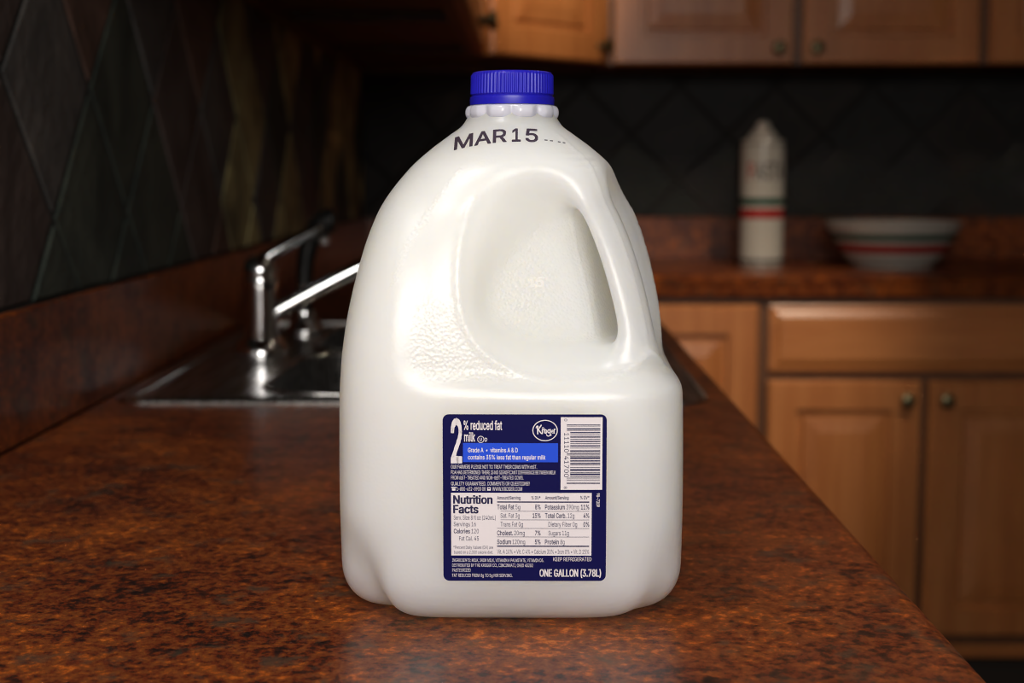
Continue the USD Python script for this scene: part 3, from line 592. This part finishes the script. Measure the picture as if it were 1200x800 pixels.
wt_ += [flat(unary_union([sbox(530.2, 571.6, 534.2, 574.2), sbox(529.4, 569.6, 535.0, 571.0)])), flat(sbox(571.4, 570.2, 575.6, 574.0).difference(sbox(572.2, 571.4, 574.8, 572.4)))]
printed('lettering', wt_, M_lwhite, lab, 0.00038, 'white lettering on the label', 'stuff')
# oval emblem with a written word in it
def stroke(pts, w): return LineString(pts).buffer(w / 2, cap_style=1)
def curve(*p, n=14): return [tuple(q) for q in bez(p, n)]
S = [stroke([(629.6, 499.6), (630.2, 503), (630.6, 509.2)], 1.7), stroke(curve((628.2, 501.8), (628.6, 499.0), (631.0, 498.6), (631.4, 500.6)), 1.0),
     stroke([(635.4, 498.4), (631.2, 504.0)], 1.5), stroke(curve((631.2, 503.6), (633.5, 506), (634.6, 508.8), (636.6, 508.8)), 1.6),
     stroke([(636.9, 503.8), (636.9, 508.8)], 1.4), stroke(curve((636.9, 505.4), (637.8, 503.4), (639.0, 503.6)), 1.3),
     ell(641.4, 506.2, 2.3, 2.8).difference(ell(641.4, 506.2, 1.0, 1.5)), ell(646.0, 506.0, 2.2, 2.6).difference(ell(646.0, 506.0, 0.95, 1.35)),
     stroke([(648.0, 503.6), (648.0, 508.5)] + curve((648.0, 508.5), (648.0, 512.6), (644.2, 512.8), (643.0, 510.6)), 1.2),
     stroke(curve((643.0, 510.6), (641.4, 507.2), (640.0, 500.8), (637.4, 499.6), (636.6, 502.4)), 0.7)]
S += [stroke([(634.0 + 15.4, 506.2), (652.0, 506.0)] + curve((652.0, 506.0), (652.2, 503.6), (649.4, 503.2), (649.4, 506.2), (649.6, 509.0), (651.6, 508.8), (652.2, 507.8)), 0.9)]
S = affinity.translate(affinity.scale(unary_union(S), 0.84, 0.92, origin=(640, 505)), -1.6, -0.6)
S = unary_union([S, affinity.translate(stroke([(649.6, 502.6), (649.6, 507.4)], 1.1), 0, 0.2), stroke(curve((649.6, 504.2), (650.3, 502.6), (651.2, 502.9)), 0.9)])
em = [flat(g) for g in getattr(S, 'geoms', [S])] + [flat(ell(639.0, 504.4, 14.8, 12.2).difference(ell(639.0, 504.4, 13.7, 11.2))), flat(ell(645.6, 509.6, 0.9, 0.9))]
printed('emblem', em, M_lwhite, lab, 0.00038, 'white oval emblem with a written word')
# dark print on the white panels
R_, rule = [], lambda y, h, x0=583.0, x1=691.0: uprectangle(x0, y - h / 2, x1, y + h / 2)
R_ += [word('Nutrition', 531.4, 589.0, 9.2, 577.0, True), word('Nutrition', 532.1, 589.0, 9.2, 577.7, True), word('Facts', 531.4, 600.2, 9.2, 560.5, True), word('Facts', 532.1, 600.2, 9.2, 561.2, True), word('Serv. Size 8 fl oz (240mL)', 532.0, 608.0, 5.0, 581.2), word('Servings 16', 532.0, 615.6, 5.0, 558.2),
       word('Calories', 532.0, 623.8, 5.0, 551.0, True), word('120', 552.8, 623.8, 5.0, 561.4), word('Fat Cal. 45', 538.2, 632.4, 5.0, 561.4), word('*Percent Daily Values (DV) are', 531.6, 642.2, 3.7, 578.2), word('based on a 2,000 calorie diet.', 532.2, 647.8, 3.7, 578.0),
       word('Amount/Serving', 583.0, 584.2, 3.8, 610.4, True), word('% DV*', 623.2, 584.2, 3.8, 633.8, True), word('Amount/Serving', 639.2, 584.0, 3.8, 666.8, True), word('% DV*', 680.4, 583.8, 3.8, 691.0, True)]
for a, ax0, ax1, b, bx1, p, px0, c, cx0, cx1, d, dx1, q, qx0, base in (
    ('Total Fat', 583, 603.0, '5g', 610.0, '8%', 627.4, 'Potassium', 639.2, 662.4, '390mg', 678.8, '11%', 681.2, 595.6), ('', 0, 0, 'Sat. Fat 3g', 609.4, '15%', 624.6, 'Total Carb.', 639.2, 664.0, '12g', 673.6, '4%', 684.2, 605.6),
    ('', 0, 0, 'Trans Fat 0g', 613.2, '', 0, '', 0, 0, 'Dietary Fiber 0g', 676.8, '0%', 684.2, 615.8), ('Cholest.', 583, 601.4, '20mg', 615.4, '7%', 627.4, '', 0, 0, 'Sugars 11g', 667.2, '', 0, 626.0),
    ('Sodium', 583, 599.4, '120mg', 615.8, '5%', 627.4, 'Protein', 639.2, 655.4, '8g', 662.2, '', 0, 636.4)):
    if a: R_.append(word(a, ax0, base, 5.3, ax1, True))
    R_.append(word(b, ax1 + 1.6 if a else 587.0, base, 5.3, bx1))
    if p: R_.append(word(p, px0, base, 5.3, 634.0, True))
    if c: R_.append(word(c, cx0, base, 5.3, cx1, True))
    R_.append(word(d, cx1 + 1.8 if c else 643.2, base, 5.3, dx1))
    if q: R_.append(word(q, qx0, base, 5.3, 691.0, True))
R_ += [rule(587.2, 1.5), rule(598.0, 0.5, 587), rule(608.0, 0.5, 587), rule(618.0, 0.5), rule(628.0, 0.5), rule(638.9, 1.5), word('Vit. A 10% \u2022 Vit. C 4% \u2022 Calcium 30% \u2022 Iron 0% \u2022 Vit. D 25%', 583.0, 647.8, 5.0, 691.0)]
printed('nutrition_facts', R_, M_lnavy, lab, 0.00038, 'dark nutrition facts print', 'stuff')
Lc = ['0001101', '0011001', '0010011', '0111101', '0100011', '0110001', '0101111', '0111011', '0110111', '0001011']
digits = [0, 1, 1, 1, 1, 0, 4, 1, 7, 0, 0, 8]
bits = '101' + ''.join(Lc[d] for d in digits[:6]) + '01010' + ''.join(''.join('10'[int(b)] for b in Lc[d]) for d in digits[6:]) + '101'
bars, y0, mw, k = [], 497.4, 68.8 / 95, 0
while k < 95:
    if bits[k] == '1':
        e = k
        while e < 95 and bits[e] == '1': e += 1
        long = k < 10 or k >= 85 or 45 <= k < 50
        bars.append(uprectangle(664.4 if long else 668.4, y0 + k * mw, 703.4, y0 + e * mw, 6)); k = e
    else: k += 1
bars += [word('0', 491.0, 661.2, 3.6, 493.6, False, True), word('11110', 507.2, 661.4, 5.4, 529.4, False, True), word('41700', 533.8, 661.4, 5.4, 558.2, False, True), word('8', 569.0, 661.2, 3.6, 571.8, False, True)]
printed('barcode', bars, M_lnavy, lab, 0.00038, 'barcode with its digits', 'stuff')

# date stamped on the shoulder, bent along it
st = []
for s, x0, x1, h in (('MAR', -0.0270, -0.0022, 0.0061), ('1', 0.0002, 0.0044, 0.0061), ('5', 0.0066, 0.0126, 0.0061), ('--', 0.0155, 0.0195, 0.003), ('--', 0.0218, 0.0254, 0.003)):
    v, f = text2d(s, h, x1 - x0, True); m = trimesh.Trimesh(np.c_[v, 0 * v[:, 0]], f, process=False)
    vv, ff = trimesh.remesh.subdivide_to_size(m.vertices, m.faces, 0.0015); st.append((np.c_[vv[:, 0] + x0, vv[:, 1]], ff))
v, f = join(st); xs = v[:, 0]; zs = 0.2206 + v[:, 1] - 4.2 * (xs - 0.004) ** 2
sy = front_y(xs, zs); e = 1e-4
gx, gy, gz = [(jug(xs + e * a, sy + e * b, zs + e * c) - jug(xs - e * a, sy - e * b, zs - e * c)) for a, b, c in np.eye(3)]
nn = np.stack([gx, gy, gz], 1); nn /= np.linalg.norm(nn, axis=1, keepdims=True)
obj('date_stamp', (np.stack([xs, sy, zs], 1) + nn * 0.00018, f), M_stamp, mj, smooth=False, label='dark printed date')

# ------------------------------------------------------------------ what gives the light
for ((x, y, _z), _a, _i, _c, lb) in AISLE:
    sz, lb = 0.20, 'square ceiling light ' + lb
    t = thing('ceiling_light', lb, 'ceiling light', (x, y, 2.44))
    obj('housing', bbox(-sz / 2, sz / 2, -sz / 2, sz / 2, -0.030, -0.0005, 0.003), M_white, t, smooth=False)
k = thing('added_spotlight', 'small white spotlight added out of view on the left wall, aimed at the jug', 'spotlight', KEY_POS)  # shade and arm added around the key light, out of view
d_ = np.array([0.36, 0.34, -0.986]); d_ /= np.linalg.norm(d_); q_ = trimesh.geometry.align_vectors([0, 0, -1], d_)
sh = lathe([(0.064, -0.02), (0.072, -0.02), (0.073, 0.02), (0.060, 0.075), (0.02, 0.085), (0, 0.085), (0, 0.075), (0.02, 0.075), (0.054, 0.065), (0.064, 0.02)], 32); sh.apply_transform(q_)
obj('shade', sh, M_white, k); obj('arm', tube([(-0.02, -0.03, 0.06), (-0.05, -0.03, 0.075), (XW - KEY_POS[0] + 0.004, -0.03, 0.075)], 0.008), M_white, k)
# small raised figure moulded into the recess floor
v, f = text2d('15', 0.0044, 0.0068, True); x_, z_ = v[:, 0] + 0.0082, v[:, 1] + 0.1535
obj('moulded_figure', (np.stack([x_, front_y(x_, z_) - 0.0003, z_], 1), f), plain('milky_figure', (0.84, 0.83, 0.79), 0.3), mj, smooth=False, label='small moulded figure in the finger recess')
lp = thing('added_fill_lamp', 'long white fill lamp added unseen behind the camera', 'lamp', FRONT_POS)  # housing and hangers added around the front fill light, never in view
d_ = np.array([0.03, 0.74, 1.0]) - np.array(FRONT_POS); d_ /= np.linalg.norm(d_); q_ = np.eye(4); zz = -d_; xx = np.cross([0, 1.0, 0.001], zz); xx /= np.linalg.norm(xx); q_[:3, 0], q_[:3, 1], q_[:3, 2] = xx, np.cross(zz, xx), zz
hs = bbox(-0.42, 0.42, -0.245, 0.245, 0.004, 0.05, 0.006); hs.apply_transform(q_)
obj('housing', hs, M_white, lp, smooth=False)
for sx in (-0.3, 0.3): obj('hanger', tube([(sx, -0.03, 0.05), (sx, -0.03, 0.4), (sx, -0.03, 2.44 - FRONT_POS[2])], 0.004, 8), M_white, lp)
